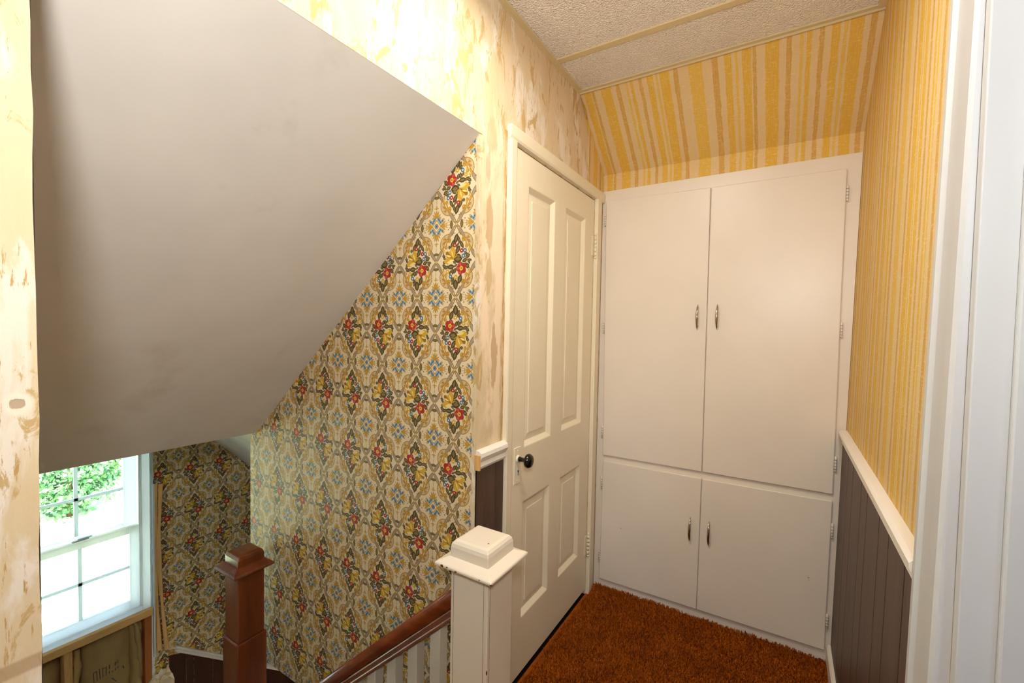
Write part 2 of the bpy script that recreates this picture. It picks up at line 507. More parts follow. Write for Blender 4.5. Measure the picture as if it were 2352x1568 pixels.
# ------------------------------------------------------------------ mesh helpers
class MB:
    def __init__(s): s.v, s.f, s.m, s.sm = [], [], [], []
    def add(s, v, f, m=0, smooth=False):
        o = len(s.v)
        s.v += [tuple(p) for p in v]
        s.f += [tuple(i + o for i in q) for q in f]
        s.m += [m] * len(f); s.sm += [smooth] * len(f)
        return s
    def box(s, x0, x1, y0, y1, z0, z1, m=0):
        v = [(x0, y0, z0), (x1, y0, z0), (x1, y1, z0), (x0, y1, z0), (x0, y0, z1), (x1, y0, z1), (x1, y1, z1), (x0, y1, z1)]
        return s.add(v, [(0, 3, 2, 1), (4, 5, 6, 7), (0, 1, 5, 4), (1, 2, 6, 5), (2, 3, 7, 6), (3, 0, 4, 7)], m)
    def prism(s, poly, d, m=0):
        """poly: 3D polygon, extruded by vector d"""
        n = len(poly); d = Vector(d)
        v = [tuple(p) for p in poly] + [tuple(Vector(p) + d) for p in poly]
        nn = Vector((0, 0, 0))
        P = [Vector(p) for p in poly]
        for i in range(n): nn += P[i].cross(P[(i + 1) % n])
        flip = nn.dot(d) > 0
        f = [tuple(range(n)), tuple(range(2 * n - 1, n - 1, -1))]
        f += [(i, i + n, (i + 1) % n + n, (i + 1) % n) for i in range(n)]
        if flip: f = [tuple(reversed(q)) for q in f]
        return s.add(v, f, m)
    def lathe(s, prof, o, ax, n=24, m=0):
        """prof: (r, h) along axis ax from o"""
        ax = Vector(ax).normalized(); e = ax.orthogonal().normalized(); g = ax.cross(e); o = Vector(o)
        v = []
        for r, h in prof:
            for i in range(n):
                a = 2 * math.pi * i / n
                v.append(o + ax * h + (e * math.cos(a) + g * math.sin(a)) * r)
        f = []
        for k in range(len(prof) - 1):
            for i in range(n):
                j = (i + 1) % n
                f.append((k * n + i, k * n + j, (k + 1) * n + j, (k + 1) * n + i))
        f.append(tuple(reversed(range(n)))); f.append(tuple(range((len(prof) - 1) * n, len(prof) * n)))
        return s.add(v, f, m, True)
    def sweep(s, sec, path, m=0, smooth=False):
        """sec: list of section rings, one ring of 3D points per path step (already placed)"""
        n = len(sec[0]); v = [p for r in sec for p in r]; f = []
        for k in range(len(sec) - 1):
            for i in range(n):
                j = (i + 1) % n
                f.append((k * n + i, (k + 1) * n + i, (k + 1) * n + j, k * n + j))
        f.append(tuple(range(n))); f.append(tuple(reversed(range((len(sec) - 1) * n, len(sec) * n))))
        return s.add(v, f, m, smooth)
    def rings(s, cx, cy, lst, m=0, n=4):
        """square rings (half width, z) stacked: newel caps"""
        sec = [[(cx - w, cy - w, z), (cx + w, cy - w, z), (cx + w, cy + w, z), (cx - w, cy + w, z)] for w, z in lst]
        return s.sweep(sec, None, m)
    def build(s, name, mats, parent=None, bevel=0, seg=2):
        me = bpy.data.meshes.new(name)
        me.from_pydata(s.v, [], s.f)
        if not isinstance(mats, (list, tuple)): mats = [mats]
        for k in mats: me.materials.append(MATS[k])
        for p, mi, sm in zip(me.polygons, s.m, s.sm):
            p.material_index = mi; p.use_smooth = sm
        bm = bmesh.new(); bm.from_mesh(me)
        bmesh.ops.recalc_face_normals(bm, faces=bm.faces)
        if bevel:
            ed = [e for e in bm.edges if e.is_manifold and e.calc_face_angle(0) > .5]
            bmesh.ops.bevel(bm, geom=ed, offset=bevel, segments=seg, affect='EDGES', profile=.5)
        bm.to_mesh(me); bm.free()
        o = bpy.data.objects.new(name, me)
        COL.objects.link(o)
        if parent: o.parent = parent
        return o

def tag(o, label, cat=None, kind=None, group=None):
    o["label"] = label
    if cat: o["category"] = cat
    if kind: o["kind"] = kind
    if group: o["group"] = group
    return o
def empty(name):
    o = bpy.data.objects.new(name, None); COL.objects.link(o)
    o.empty_display_size = .05
    return o

XR0, XRK = 1.074, .0128                     # the right-hand wall leans a little
def xr(z): return XR0 + XRK * z
YC = 2.286                                   # cupboard face frame
YCOR = 1.163                                 # floral wall
ZC = 2.509
SL = (2.031 - .869) / 1.324                  # pitch of stair ceiling

# ------------------------------------------------------------------ room shell
def build_shell():
    # hall floor
    f = MB().box(0, 1.20, -1.6, 2.40, -.16, 0).box(-.115, 0, 1.178, 2.40, -.16, 0, 1).build("floor", ["carpet", "dark_gap"])  # strip under the door is coloured dark in place of its shadow line
    tag(f, "orange shag carpeted hall floor", "floor", "structure")
    # left wall: stripped plaster, a header above the stair opening, door hole
    w = MB()
    def ragged(y0, z0, z1, n, amp):
        return [(0, y0 + rng.uniform(-amp, amp), z0 + (z1 - z0) * i / n) for i in range(n + 1)]
    edge = ragged(.166, -.3, 2.031, 40, .0016)
    w.prism([(0, -1.6, -.3)] + edge + [(0, -1.6, 2.031)], (-.012, 0, 0))
    w.box(-.11, -.013, -1.6, .1685, -.3, 2.031, 1)
    w.box(-.11, 0, -1.6, 1.163, 2.031, 2.56)
    w.box(-.11, 0, 1.163, 1.378, 2.031, 2.56)
    w.box(-.11, 0, 1.177, 1.377, -.16, 2.031)
    w.box(-.11, 0, 1.378, 2.40, 2.07, 2.56)
    w.box(-.11, 0, 2.163, 2.40, -.16, 2.07)
    wl = w.build("wall_left", ["plaster", "lath_grey"])
    tag(wl, "tan plaster wall stripped of its wallpaper, around the panelled door", "wall", "structure")
    # ragged plaster return on the stair corner
    c = MB()
    n = 60; pts = []
    for i in range(n + 1):
        z = -.2 + (2.028 + .2) * i / n
        pts.append((-.011 - .006 * rng.random(), YCOR - .0012, z))
    c.prism(pts + [(.0004, YCOR - .0012, 2.028), (.0004, YCOR - .0012, -.2)], (0, .016, 0))
    c.build("corner_edge", "plaster", wl)
    # yellow paper left on the door wall next to the slope, and the torn flap
    ys = MB()
    a, b = 2.072, 2.274
    zz = lambda y: ZC - (y - 1.937) / (2.274 - 1.937) * (ZC - 2.237)
    ys.prism([(.0015, a + .01, 2.13), (.0015, b, 2.13), (.0015, b, zz(b)), (.0015, 2.0, zz(2.0) - .004), (.0015, 2.035, 2.40), (.0015, 2.06, 2.33)], (-.0012, 0, 0))
    ys.build("wallpaper_strip", "stripe_y", wl)
    fl = MB()
    d = [(.002, 1.945, 2.498), (.002, 2.030, 2.425), (.012, 2.022, 2.412), (.020, 1.985, 2.440), (.016, 1.95, 2.470)]
    fl.prism(d, (.0012, 0, 0))
    fl.build("torn_wallpaper", "stripe_y", wl)
    # wainscot remnant by the stair corner
    for y0, y1 in ((1.166, 1.276), (1.279, 1.326)):
        MB().box(.0005, .008, y0, y1, 0, .935).build("plank", "walnut_plank", wl, .0015, 1)
    MB().box(0, .0045, 1.166, 1.326, 0, .935).build("plank_backing", "dark_gap", wl)
    sec = lambda y: [(.001, y, .935), (.012, y, .935), (.018, y, .945), (.015, y, .958), (.020, y, .966), (.026, y, .978), (.024, y, .990), (.014, y, .997), (.001, y, .999)]
    MB().sweep([sec(1.164), sec(1.327)], None).build("chair_rail", "trim_white", wl)
    MB().box(.0, .022, 1.158, 1.1635, .935, .985).build("bare_rail_end", "pine_v", wl)

    # right wall: striped paper over plank wainscot; doorway near the camera
    r = MB()
    def lean(y0, y1, z0, z1, dx0=0, th=.13):
        return [(xr(z0) + dx0, y0, z0), (xr(z0) + dx0, y1, z0), (xr(z1) + dx0, y1, z1), (xr(z1) + dx0, y0, z1)], (th, 0, 0)
    r.prism(*lean(.905, 2.42, -.16, 2.56))
    r.prism(*lean(-1.6, -.02, -.16, 2.56), 1)
    r.prism(*lean(-.02, .905, 2.10, 2.56), 1)
    wr = r.build("wall_right", ["stripe_y", "wall_plain"])
    tag(wr, "yellow striped wallpaper wall above dark plank wainscot, on the right", "wall", "structure")
    MB().prism(*lean(1.04, 2.285, 0, .95, -.0012, .0011)).build("plank_backing", "dark_gap", wr)
    gr = [2.285, 2.069, 1.933, 1.737, 1.624, 1.435, 1.317, 1.157, 1.045]
    for i in range(len(gr) - 1):
        y1, y0 = gr[i] - .0024, gr[i + 1] + .0024
        MB().prism(*lean(y0, y1, 0.005, .952, -.0105, .009)).build("plank", "walnut_plank", wr, .0015, 1)
    X0 = xr(.97)
    prof = [(0, .948), (-.012, .948), (-.016, .956), (-.012, .966), (-.020, .976), (-.028, .988), (-.028, .998), (-.020, 1.006), (0, 1.008)]
    sec = lambda y: [(X0 + a, y, z) for a, z in prof]
    MB().sweep([sec(1.042), sec(2.262)], None).build("chair_rail", "trim_white", wr)
    b = MB().prism([(xr(0) - .010, 1.05, 0), (xr(0) - .024, 1.05, 0), (xr(0) - .024, 1.05, .075), (xr(0) - .018, 1.05, .085), (xr(0) - .010, 1.05, .085)], (0, 1.222, 0)).build("baseboard_right", "trim_white")
    tag(b, "white baseboard at the foot of the dark plank wainscot", "baseboard", "structure")
    # doorway casing and jamb beside the camera
    t = empty("trim_1")
    tag(t, "white painted doorway casing and jamb at the right edge", "door frame", "structure")
    XJ = xr(1.3)
    cs = [(0, 1.043), (-.020, 1.043), (-.024, 1.036), (-.024, 1.022), (-.018, 1.014), (-.016, .955), (-.018, .948), (-.023, .94), (-.023, .915), (-.018, .908), (0, .908)]
    MB().sweep([[(xr(z) + a, y, z) for a, y in cs] for z in (0, 2.2)], None).build("casing", "jamb_white", t)
    MB().box(XJ - .006, XJ + .14, .884, .905, 0, 2.10).build("jamb", "jamb_white", t, .002)
    MB().box(XJ + .034, XJ + .075, .872, .8845, 0, 2.085).build("door_stop", "jamb_white", t, .003)
    MB().box(XJ - .006, XJ + .14, -.02, .905, 2.085, 2.105).build("head_jamb", "jamb_white", t)

    # back wall above the cupboard, yellow slope
    bw = MB().box(-.11, 1.25, YC, 2.42, -.16, 2.40).build("wall_back", "stripe_x")
    tag(bw, "narrow yellow striped wallpaper band above the white cupboard", "wall", "structure")
    s = MB()
    y0, z0, y1, z1 = 1.937, ZC, YC + .0, 2.237 - (YC - 2.274) * .8
    s.prism([(-.02, y0, z0), (-.02, y1, z1), (-.02, y1 + .06, z1 + .12), (-.02, y0 + .06, z0 + .12)], (1.26, 0, 0))
    so = s.build("ceiling_slope", "stripe_x")
    tag(so, "sloping yellow striped wallpaper ceiling above the cupboard", "sloped ceiling", "structure")

    # tiled ceiling: pebbled panels in a metal grid
    c = MB().box(-.02, 1.25, -1.6, 1.97, ZC + .012, ZC + .05).build("ceiling", "wall_plain")
    tag(c, "pebbled white panel ceiling in a tan metal grid", "ceiling", "structure")
    bars = [-1.4, -.79, -.18, .43, 1.04, 1.667]
    ee = bars + [1.945]
    for i in range(len(ee) - 1):
        MB().box(.004, 1.104, ee[i] + .004, ee[i + 1] - .004, ZC + .002, ZC + .012).build("ceiling_panel", "tile", c, .0015, 1)
    for y in bars:
        MB().box(.0, 1.106, y - .014, y + .014, ZC - .004, ZC + .003).build("grid_bar", "grid_metal", c, .001, 1)
    MB().box(0, .022, -1.4, 1.937, ZC - .006, ZC + .001).box(0, .003, -1.4, 1.937, ZC - .010, ZC + .001).build("wall_angle", "grid_metal", c)
    MB().box(0, 1.106, 1.918, 1.937, ZC - .004, ZC + .002).box(0, 1.106, 1.934, 1.938, ZC - .012, ZC + .001).build("wall_angle", "grid_metal", c)
    MB().box(1.084, 1.107, -1.4, 1.937, ZC - .006, ZC + .001).build("wall_angle", "grid_metal", c)

    # hall end behind the camera and the side room
    e = MB().box(-.11, 1.25, -1.72, -1.6, -.3, 2.60).build("wall_front", "wall_plain")
    tag(e, "plain end wall of the hall behind the viewer", "wall", "structure")
    sr = MB()
    sr.box(3.4, 3.5, -1.7, 1.5, -.1, 2.6).box(1.20, 3.5, 1.4, 1.5, -.1, 2.6)
    sr.box(1.20, 3.5, -1.7, 1.5, 2.55, 2.65).box(1.20, 3.5, -1.7, 1.5, -.16, 0)
    sr.box(1.20, 2.2, -1.8, -1.7, -.1, 2.6).box(2.6, 3.5, -1.8, -1.7, -.1, 2.6).box(2.2, 2.6, -1.8, -1.7, -.1, 1.2).box(2.2, 2.6, -1.8, -1.7, 1.8, 2.6)
    o = sr.build("wall_side_room", "wall_plain")
    tag(o, "pale walls of the daylit side room beyond the doorway", "wall", "structure")
build_shell()

# ------------------------------------------------------------------ stairwell shell
def build_stairwell():
    c = MB()
    zt = lambda x: 2.031 + SL * x
    poly = [(0.0, .12, 2.0309), (-1.324, .12, .869), (-1.386, .12, .869), (-1.386, .12, 1.25), (-.112, .12, 2.45), (-.112, .12, 2.031 + .0)]
    poly = [(-.0005, .12, 2.0306), (-1.324, .12, .869), (-1.386, .12, .869), (-1.386, .12, 1.25), (-.1105, .12, 2.45), (-.1105, .12, 2.0306)]
    c.prism(poly, (0, YCOR - .12 - .0005, 0))
    o = c.build("ceiling_stair", "ceiling_white")
    tag(o, "off-white sloping ceiling over the stairs", "sloped ceiling", "structure")
    # floral wall
    w = MB()
    zb = -.243
    w.prism([(-1.384, YCOR, zb), (-.006, YCOR, zb), (-.006, YCOR, zt(-.006) + .03), (-1.324, YCOR, .90), (-1.384, YCOR, .90)], (0, .0125, 0))
    w.prism([(-1.384, YCOR + .0126, zb), (-.112, YCOR + .0126, zb), (-.112, YCOR + .0126, zt(-.112) + .2), (-1.384, YCOR + .0126, 1.1)], (0, .08, 0), 1)
    o = w.build("wall_stair", ["floral", "wall_plain"])
    tag(o, "floral diamond wallpaper wall beside the stairs", "wall", "structure")
    # landing wall with the window
    XL = -2.45
    l = MB()
    l.box(XL - .10, XL, 1.118, 3.0, -2.6, 1.2)
    l.box(XL - .10, XL, -.4, .260, -2.6, 1.2, 1)
    l.box(XL - .10, XL, .260, 1.118, .705, 1.2, 1)
    l.box(XL - .14, XL - .10, .260, 1.118, -2.6, -.38, 2)
    o = l.build("wall_landing", ["floral_landing", "wall_plain", "dark_gap"])
    tag(o, "shaded floral wallpaper wall beside the window on the landing", "wall", "structure")
    # raw broken plaster edge next to the window
    e = MB()
    n = 46
    a = [(XL + .004, 1.116 - .004 * rng.random(), -.86 + 1.5 * i / n) for i in range(n + 1)]
    b = [(XL + .004, 1.127 + .007 * rng.random(), -.86 + 1.5 * i / n) for i in range(n, -1, -1)]
    e.prism(a + b, (-.012, 0, 0)).build("broken_edge", "seal_white", o)
    MB().box(XL - .06, XL - .004, 1.113, 1.1175, -.9, .70).build("raw_gap", "lath_grey", o)
    # sloping cap and dark planks under it, along the lower flight
    k = -.855
    cz = lambda y: -.718 + k * (y - 1.247)
    prof = [(0, -.032), (.010, -.032), (.014, -.024), (.012, -.016), (.020, -.010), (.024, 0), (.018, .010), (0, .012)]
    MB().sweep([[(XL + a, y, cz(y) + z) for a, z in prof] for y in (1.240, 2.9)], None).build("wainscot_cap", "trim_white", o)
    ys = [1.205, 1.30, 1.345, 1.46, 1.56, 1.605, 1.72, 1.84, 1.96, 2.08, 2.20, 2.4, 2.6, 2.8, 2.95]
    for y0, y1 in zip(ys, ys[1:]):
        MB().prism([(XL + .007, y0 + .002, -2.6), (XL + .007, y1 - .002, -2.6), (XL + .007, y1 - .002, min(cz(y1), -.73) - .02), (XL + .007, y0 + .002, min(cz(y0), -.73) - .02)], (-.0069, 0, 0)).build("plank", "walnut_dark", o)
    # crumbled plaster heap left on the plate
    d = MB()
    g = 14; pts = []; fc = []
    for i in range(g + 1):
        for jx in range(5):
            y = .93 + .27 * i / g; x = XL + .010 + .075 * jx / 4
            t = (y - .93) / .27
            z = -.90 + .10 * t - .05 * (jx / 4) + rng.uniform(-.014, .014)
            pts.append((x, y + rng.uniform(-.004, .004), z))
    for i in range(g):
        for jx in range(4):
            q = i * 5 + jx
            fc.append((q, q + 1, q + 6, q + 5))
    base = len(pts)
    pts += [(XL + .010, .93, -1.2), (XL + .085, .93, -1.2), (XL + .085, 1.20, -1.2), (XL + .010, 1.20, -1.2)]
    fc += [tuple(range(0, 5)) + (base + 1, base), tuple(range(g * 5 + 4, g * 5 - 1, -1)) + (base + 3, base + 2), tuple(i * 5 + 4 for i in range(g + 1)) + (base + 2, base + 1)]
    d.add(pts, fc)
    ho = d.build("plaster_rubble", "plaster")
    tag(ho, "crumbled plaster heaped below the bare window framing", "plaster rubble")
    # landing ceiling, soffit over the lower flight, other walls
    h = MB().box(XL, -1.386, -.4, 1.262, .95, 1.05).build("ceiling_landing", "ceiling_white")
    tag(h, "white flat ceiling over the landing", "ceiling", "structure")
    s = MB()
    z1 = lambda y: .596 - 1.004 * (y - 1.471)
    s.prism([(XL, 1.262, z1(1.262)), (XL, 3.0, z1(3.0)), (XL, 3.0, z1(3.0) + .3), (XL, 1.262, 1.05)], (1.53, 0, 0))
    so = s.build("ceiling_lower_flight", "ceiling_white")
    tag(so, "white sloping soffit glimpsed above the lower flight", "sloped ceiling", "structure")
    n = MB()
    n.box(-2.55, -.111, .02, .12, -2.6, 2.5).box(-2.55, -.8, 3.0, 3.1, -2.6, 1.2).box(-.92, -.8, 1.26, 3.0, -2.6, 1.2)
    n.box(-2.55, -.8, -.4, 3.1, -2.75, -2.6)
    no = n.build("wall_stair_side", "wall_plain")
    tag(no, "plain near side and far walls of the stairwell", "wall", "structure")
    # staircase
    st = empty("staircase")
    tag(st, "wooden stair flight descending to the window landing", "stairs", "structure")
    for i in range(6):
        x1 = -.02 - .225 * i; z = -.2 * (i + 1)
        MB().box(x1 - .225, x1 + .025, .17, 1.0, z - .03, z).build("tread", "rail_wood", st, .006)
        MB().box(x1 - .012, x1, .17, 1.0, z, z + .169).build("riser", "baluster_white", st)
    MB().box(-2.45, -1.345, .12, 1.24, -1.43, -1.40).build("landing_board", "rail_wood", st)
    for i in range(5):
        y0 = 1.24 + .235 * i; z = -1.40 - .2 * (i + 1)
        MB().box(-2.45, -1.1, y0 - .02, y0 + .235, z - .03, z).build("tread", "rail_wood", st)
        MB().box(-2.45, -1.1, y0, y0 + .012, z, z + .169).build("riser", "baluster_white", st)
build_stairwell()

# ------------------------------------------------------------------ window
def build_window():
    w = empty("window_1")
    tag(w, "white vinyl double-hung window with muntins on the landing", "window", "structure")
    XL = -2.45
    def ring(y0, y1, z0, z1, t, x0, x1, tb=None, tt=None):
        tb = tb or t; tt = tt or t
        return MB().box(x0, x1, y0, y0 + t, z0, z1).box(x0, x1, y1 - t, y1, z0, z1).box(x0, x1, y0 + t, y1 - t, z0, z0 + tb).box(x0, x1, y0 + t, y1 - t, z1 - tt, z1)
    ring(.262, 1.112, -.376, .70, .040, XL - .10, XL + .004, .032).build("window_frame", "vinyl_white", w, .002, 1)
    MB().box(XL - .012, XL - .001, 1.060, 1.074, -.344, .66).box(XL - .012, XL - .001, .300, .314, -.344, .66).build("inner_stop", "vinyl_white", w)
    def sash(y0, y1, z0, z1, gy0, gy1, gz0, gz1, x0, x1):
        s = MB().box(x0, x1, y0, gy0, z0, z1).box(x0, x1, gy1, y1, z0, z1).box(x0, x1, gy0, gy1, z0, gz0).box(x0, x1, gy0, gy1, gz1, z1).build("sash", "vinyl_white", w, .003, 1)
        xm = (x0 + x1) / 2
        zm = (gz0 + gz1) / 2
        yy = [gy0, gy0 + (gy1 - gy0) / 3, gy0 + (gy1 - gy0) * 2 / 3, gy1]
        for ym in yy[1:3]:
            MB().box(xm - .006, xm + .006, ym - .008, ym + .008, gz0, gz1).build("muntin", "vinyl_white", s)
        MB().box(xm - .006, xm + .006, gy0, gy1, zm - .008, zm + .008).build("muntin", "vinyl_white", s)
        for a, b in zip(yy, yy[1:]):
            for c, d in ((gz0, zm), (zm, gz1)):
                MB().box(xm - .001, xm + .001, a, b, c, d).build("pane", "glass", s)
        return s
    sash(.314, 1.060, -.344, .164, .360, 1.014, -.289, .122, XL - .030, XL - .002)
    sash(.314, 1.060, .150, .660, .381, .998, .184, .600, XL - .070, XL - .036)
    MB().box(XL - .026, XL - .006, .765, .835, .164, .170).box(XL - .024, XL - .010, .79, .85, .170, .177).build("sash_lock", "vinyl_white", w, .002, 1)
    # bare framing around it
    f = empty("window_framing")
    tag(f, "bare pine rough sill and studs exposed under the window", "framing")
    MB().box(XL - .09, XL + .022, .25, 1.118, -.425, -.380).build("rough_sill", "pine", f, .003, 1)
    MB().box(XL - .09, XL + .004, .722, .757, -1.38, -.425).build("stud", "pine_v", f, .002, 1)
    MB().box(XL - .09, XL + .006, 1.080, 1.116, -1.38, -.425).build("stud", "stud_red", f, .002, 1)
    # insulation batts, puffed kraft paper
    def batt(y0, y1, z0, z1, label, lean=0.0):
        b = MB(); nu, nv = 14, 22; v = []; fc = []
        for i in range(nu + 1):
            for jx in range(nv + 1):
                s, t = i / nu, jx / nv
                y = y0 + (y1 - y0) * s; z = z0 + (z1 - z0) * t
                puff = .045 * (1 - (2 * s - 1) ** 4) * (1 - (2 * t - 1) ** 8)
                cr = .008 * math.sin(9 * s + 7 * t * (1 + s)) + .006 * math.sin(23 * t - 8 * s) + rng.uniform(-.002, .002)
                v.append((XL - .075 + puff + cr + lean * (1 - t), y, z))
        for i in range(nu):
            for jx in range(nv):
                q = i * (nv + 1) + jx
                fc.append((q, q + nv + 1, q + nv + 2, q + 1))
        b.add(v, fc, 0, True)
        o = b.build("insulation_batt", "kraft_paper")
        m = o.modifiers.new("thick", 'SOLIDIFY'); m.thickness = .012
        tag(o, label, "insulation", group="insulation batts under the window")
        return o
    b1 = batt(.800, 1.022, -1.36, -.445, "wide kraft-faced insulation batt between the two studs under the window", .02)
    b2 = batt(.300, .716, -1.36, -.470, "darker kraft-faced insulation batt left of the yellow stud")
    b3 = batt(1.028, 1.078, -1.0, -.445, "narrow crumpled insulation batt against the reddish stud")
    # ragged fibreglass edge
    fb = MB(); v = []; fc = []; n = 26
    for i in range(n + 1):
        z = -1.36 + .91 * i / n
        c = .778 + rng.uniform(-.006, .006)
        for a in range(7):
            an = 2 * math.pi * a / 7
            r = .017 + rng.uniform(-.006, .006)
            v.append((XL - .03 + r * 1.3 * math.cos(an), c + r * math.sin(an), z))
    for i in range(n):
        for a in range(7):
            q = i * 7 + a; q2 = i * 7 + (a + 1) % 7
            fc.append((q, q + 7, q2 + 7, q2))
    fb.add(v, fc, 0, True)
    fb.build("fibre_edge", "fibreglass", b1)
    # print on the paper: faint worn strokes and a blue mark
    pr = MB()
    for i in range(9):
        y = .845 + .0135 * i; z = -.685 + .0105 * i * .15
        pr.box(XL - .006, XL - .0045, y, y + .004, z, z + .055)
    for y0 in (.845, .885, .93):
        pr.box(XL - .006, XL - .0045, y0, y0 + .018, -.634, -.630)
    # modular print is laid on the paper by shrinkwrap
    po = pr.build("faded_print", "lath_grey", b1)
    bm_ = MB().add([(XL - .005, .925, -.715), (XL - .005, .985, -.680), (XL - .005, .99, -.70), (XL - .005, .945, -.745)], [(0, 3, 2, 1)])
    MATS["print_blue"] = paint("print_blue", C(70, 84, 86), .8)
    bo = bm_.build("blue_mark", "print_blue", b1)
    for o in (po, bo):
        sub = o.modifiers.new("wrap", 'SHRINKWRAP'); sub.target = b1; sub.wrap_method = 'PROJECT'
        sub.use_project_x = True; sub.use_positive_direction = True; sub.use_negative_direction = True; sub.offset = .0015
    # split pine strips standing on the wall edge
    def strip(pts, w, label, mat="pine_v", x=XL + .012):
        sec = []
        n = 18
        P = np.array(pts)
        tt = np.linspace(0, len(pts) - 1, n)
        for t in tt:
            i = min(int(t), len(pts) - 2); u = t - i
            u = u * u * (3 - 2 * u)
            y, z = P[i] * (1 - u) + P[i + 1] * u
            h = w / 2 * (1 + .25 * math.sin(3 * t + w * 99))
            sec.append([(x, y - h, z), (x + .007, y - h * .7, z), (x + .009, y + h * .5, z), (x, y + h, z)])
        o = MB().sweep(sec, None, 0, False).build("wood_strip", mat)
        tag(o, label, "wood strip", group="split wood strips by the window")
    strip([(1.1385, .394), (1.1384, .10), (1.1344, -.158), (1.1423, -.424), (1.1518, -.674)], .024, "bowed pine strip nearest the window on the floral wall")
    strip([(1.1629, .388), (1.1507, .095), (1.1513, -.124), (1.1644, -.391), (1.1875, -.688)], .022, "bowed pine strip flaring out at its foot onto the floral paper", x=XL + .0225)
    o = MB().box(XL + .005, XL + .022, 1.1215, 1.130, -.70, .395).build("painted_strip", "seal_white")
    tag(o, "thin white painted strip beside the bowed pine strips", "wood strip", group="split wood strips by the window")
build_window()

# ------------------------------------------------------------------ newel posts and railing
def build_railing():
    n = empty("newel_post")
    tag(n, "white painted square newel post with chipped cap at the stair head", "newel post")
    cx, cy = .123, 1.039
    MB().box(cx - .065, cx + .065, cy - .065, cy + .065, -.16, .722).build("post", "newel_white", n, .003, 1)
    # boards of the box newel: thin seam strips
    MB().box(cx + .0520, cx + .0528, cy - .0655, cy - .0645, -.16, .72).box(cx + .0645, cx + .0655, cy - .0528, cy - .0520, -.16, .72).box(cx - .0536, cx - .0528, cy - .0655, cy - .0645, -.16, .72).build("board_seam", "lath_grey", n)
    cap = MB().rings(cx, cy, [(.066, .720), (.090, .722), (.0985, .726), (.0985, .733), (.095, .736), (.068, .747)]).build("cap_flange", "newel_white", n, .0015, 1)
    MB().rings(cx, cy, [(.068, .744), (.0665, .748), (.0660, .774), (.0635, .784), (.0580, .791), (.050, .7945)]).build("cap_block", "newel_white", n, .0025, 2)

    for px, py, pz, rx in ((cx - .070, cy - .099, .7300, .007), (cx - .052, cy - .099, .7312, .004), (cx - .020, cy - .099, .7285, .004), (cx + .060, cy - .099, .7310, .003), (cx + .0975, cy - .099, .7290, .004),
                           (cx + .0655, cy - .0655, .40, .003), (cx + .0655, cy - .0655, .455, .002)):
        q = MB(); pts = []
        for i in range(9):
            a = 2 * math.pi * i / 9
            r_ = rx * rng.uniform(.6, 1.15)
            pts.append((px + r_ * math.cos(a), py, pz + (r_ * .55 if pz > .7 else r_ * 3.2) * math.sin(a)))
        q.prism(pts, (0, .003, 0)).build("paint_chip", "chip_brown", n)

    b = empty("newel_post")
    tag(b, "dark varnished wooden newel post standing at the landing corner", "newel post")
    bx, by = -1.2125, 1.0485
    MB().box(bx - .0575, bx + .0575, by - .0575, by + .0575, -.02, .285).build("post", "stair_wood", b, .003, 1)
    MB().box(bx - .0655, bx + .0655, by - .0655, by + .0655, -1.4, -.02).build("base_block", "stair_wood", b, .006, 2)
    MB().rings(bx, by, [(.058, .281), (.078, .284), (.088, .290), (.089, .297), (.084, .303), (.058, .322)]).build("cap_flange", "stair_wood", b, .0015, 1)
    MB().rings(bx, by, [(.062, .312), (.0575, .322), (.0575, .352), (.052, .366), (.040, .372)]).build("cap_block", "stair_wood", b, .003, 2)

    r = empty("stair_railing")
    tag(r, "brown wooden handrail on white square balusters along the floral wall", "railing")
    k = .899
    zt = lambda x: .591 + k * x
    x0, x1 = .0578, -1.1468
    yc = 1.045
    top = [(-.022, -.060), (-.026, -.050), (-.031, -.040), (-.033, -.026), (-.029, -.012), (-.018, -.003), (0, 0), (.018, -.003), (.029, -.012), (.033, -.026), (.031, -.040), (.026, -.050), (.022, -.060)]
    MB().sweep([[(x, yc + a, zt(x) + z) for a, z in top] for x in (x0, x1)], None, 0, True).build("handrail", "rail_wood", r)
    low = [(-.026, -.100), (-.028, -.096), (-.028, -.088), (-.025, -.084), (-.025, -.066), (-.022, -.0605), (.022, -.0605), (.025, -.066), (.025, -.084), (.028, -.088), (.028, -.096), (.026, -.100)]
    MB().sweep([[(x, yc + a, zt(x) + z) for a, z in low] for x in (x0, x1)], None).build("under_rail", "rail_wood", r)
    i = 0
    x = -.045
    while x > -1.11:
        h = .0205
        zb = -.2 - k * abs(x) - .05
        v = []
        t0, t1 = zt(x - h) - .0995, zt(x + h) - .0995
        MB().add([(x - h, yc - h, zb), (x + h, yc - h, zb), (x + h, yc + h, zb), (x - h, yc + h, zb), (x - h, yc - h, t0), (x + h, yc - h, t1), (x + h, yc + h, t1), (x - h, yc + h, t0)],
                 [(0, 3, 2, 1), (4, 5, 6, 7), (0, 1, 5, 4), (1, 2, 6, 5), (2, 3, 7, 6), (3, 0, 4, 7)]).build("baluster", "baluster_white", r, .003, 1)
        x -= .0965
build_railing()

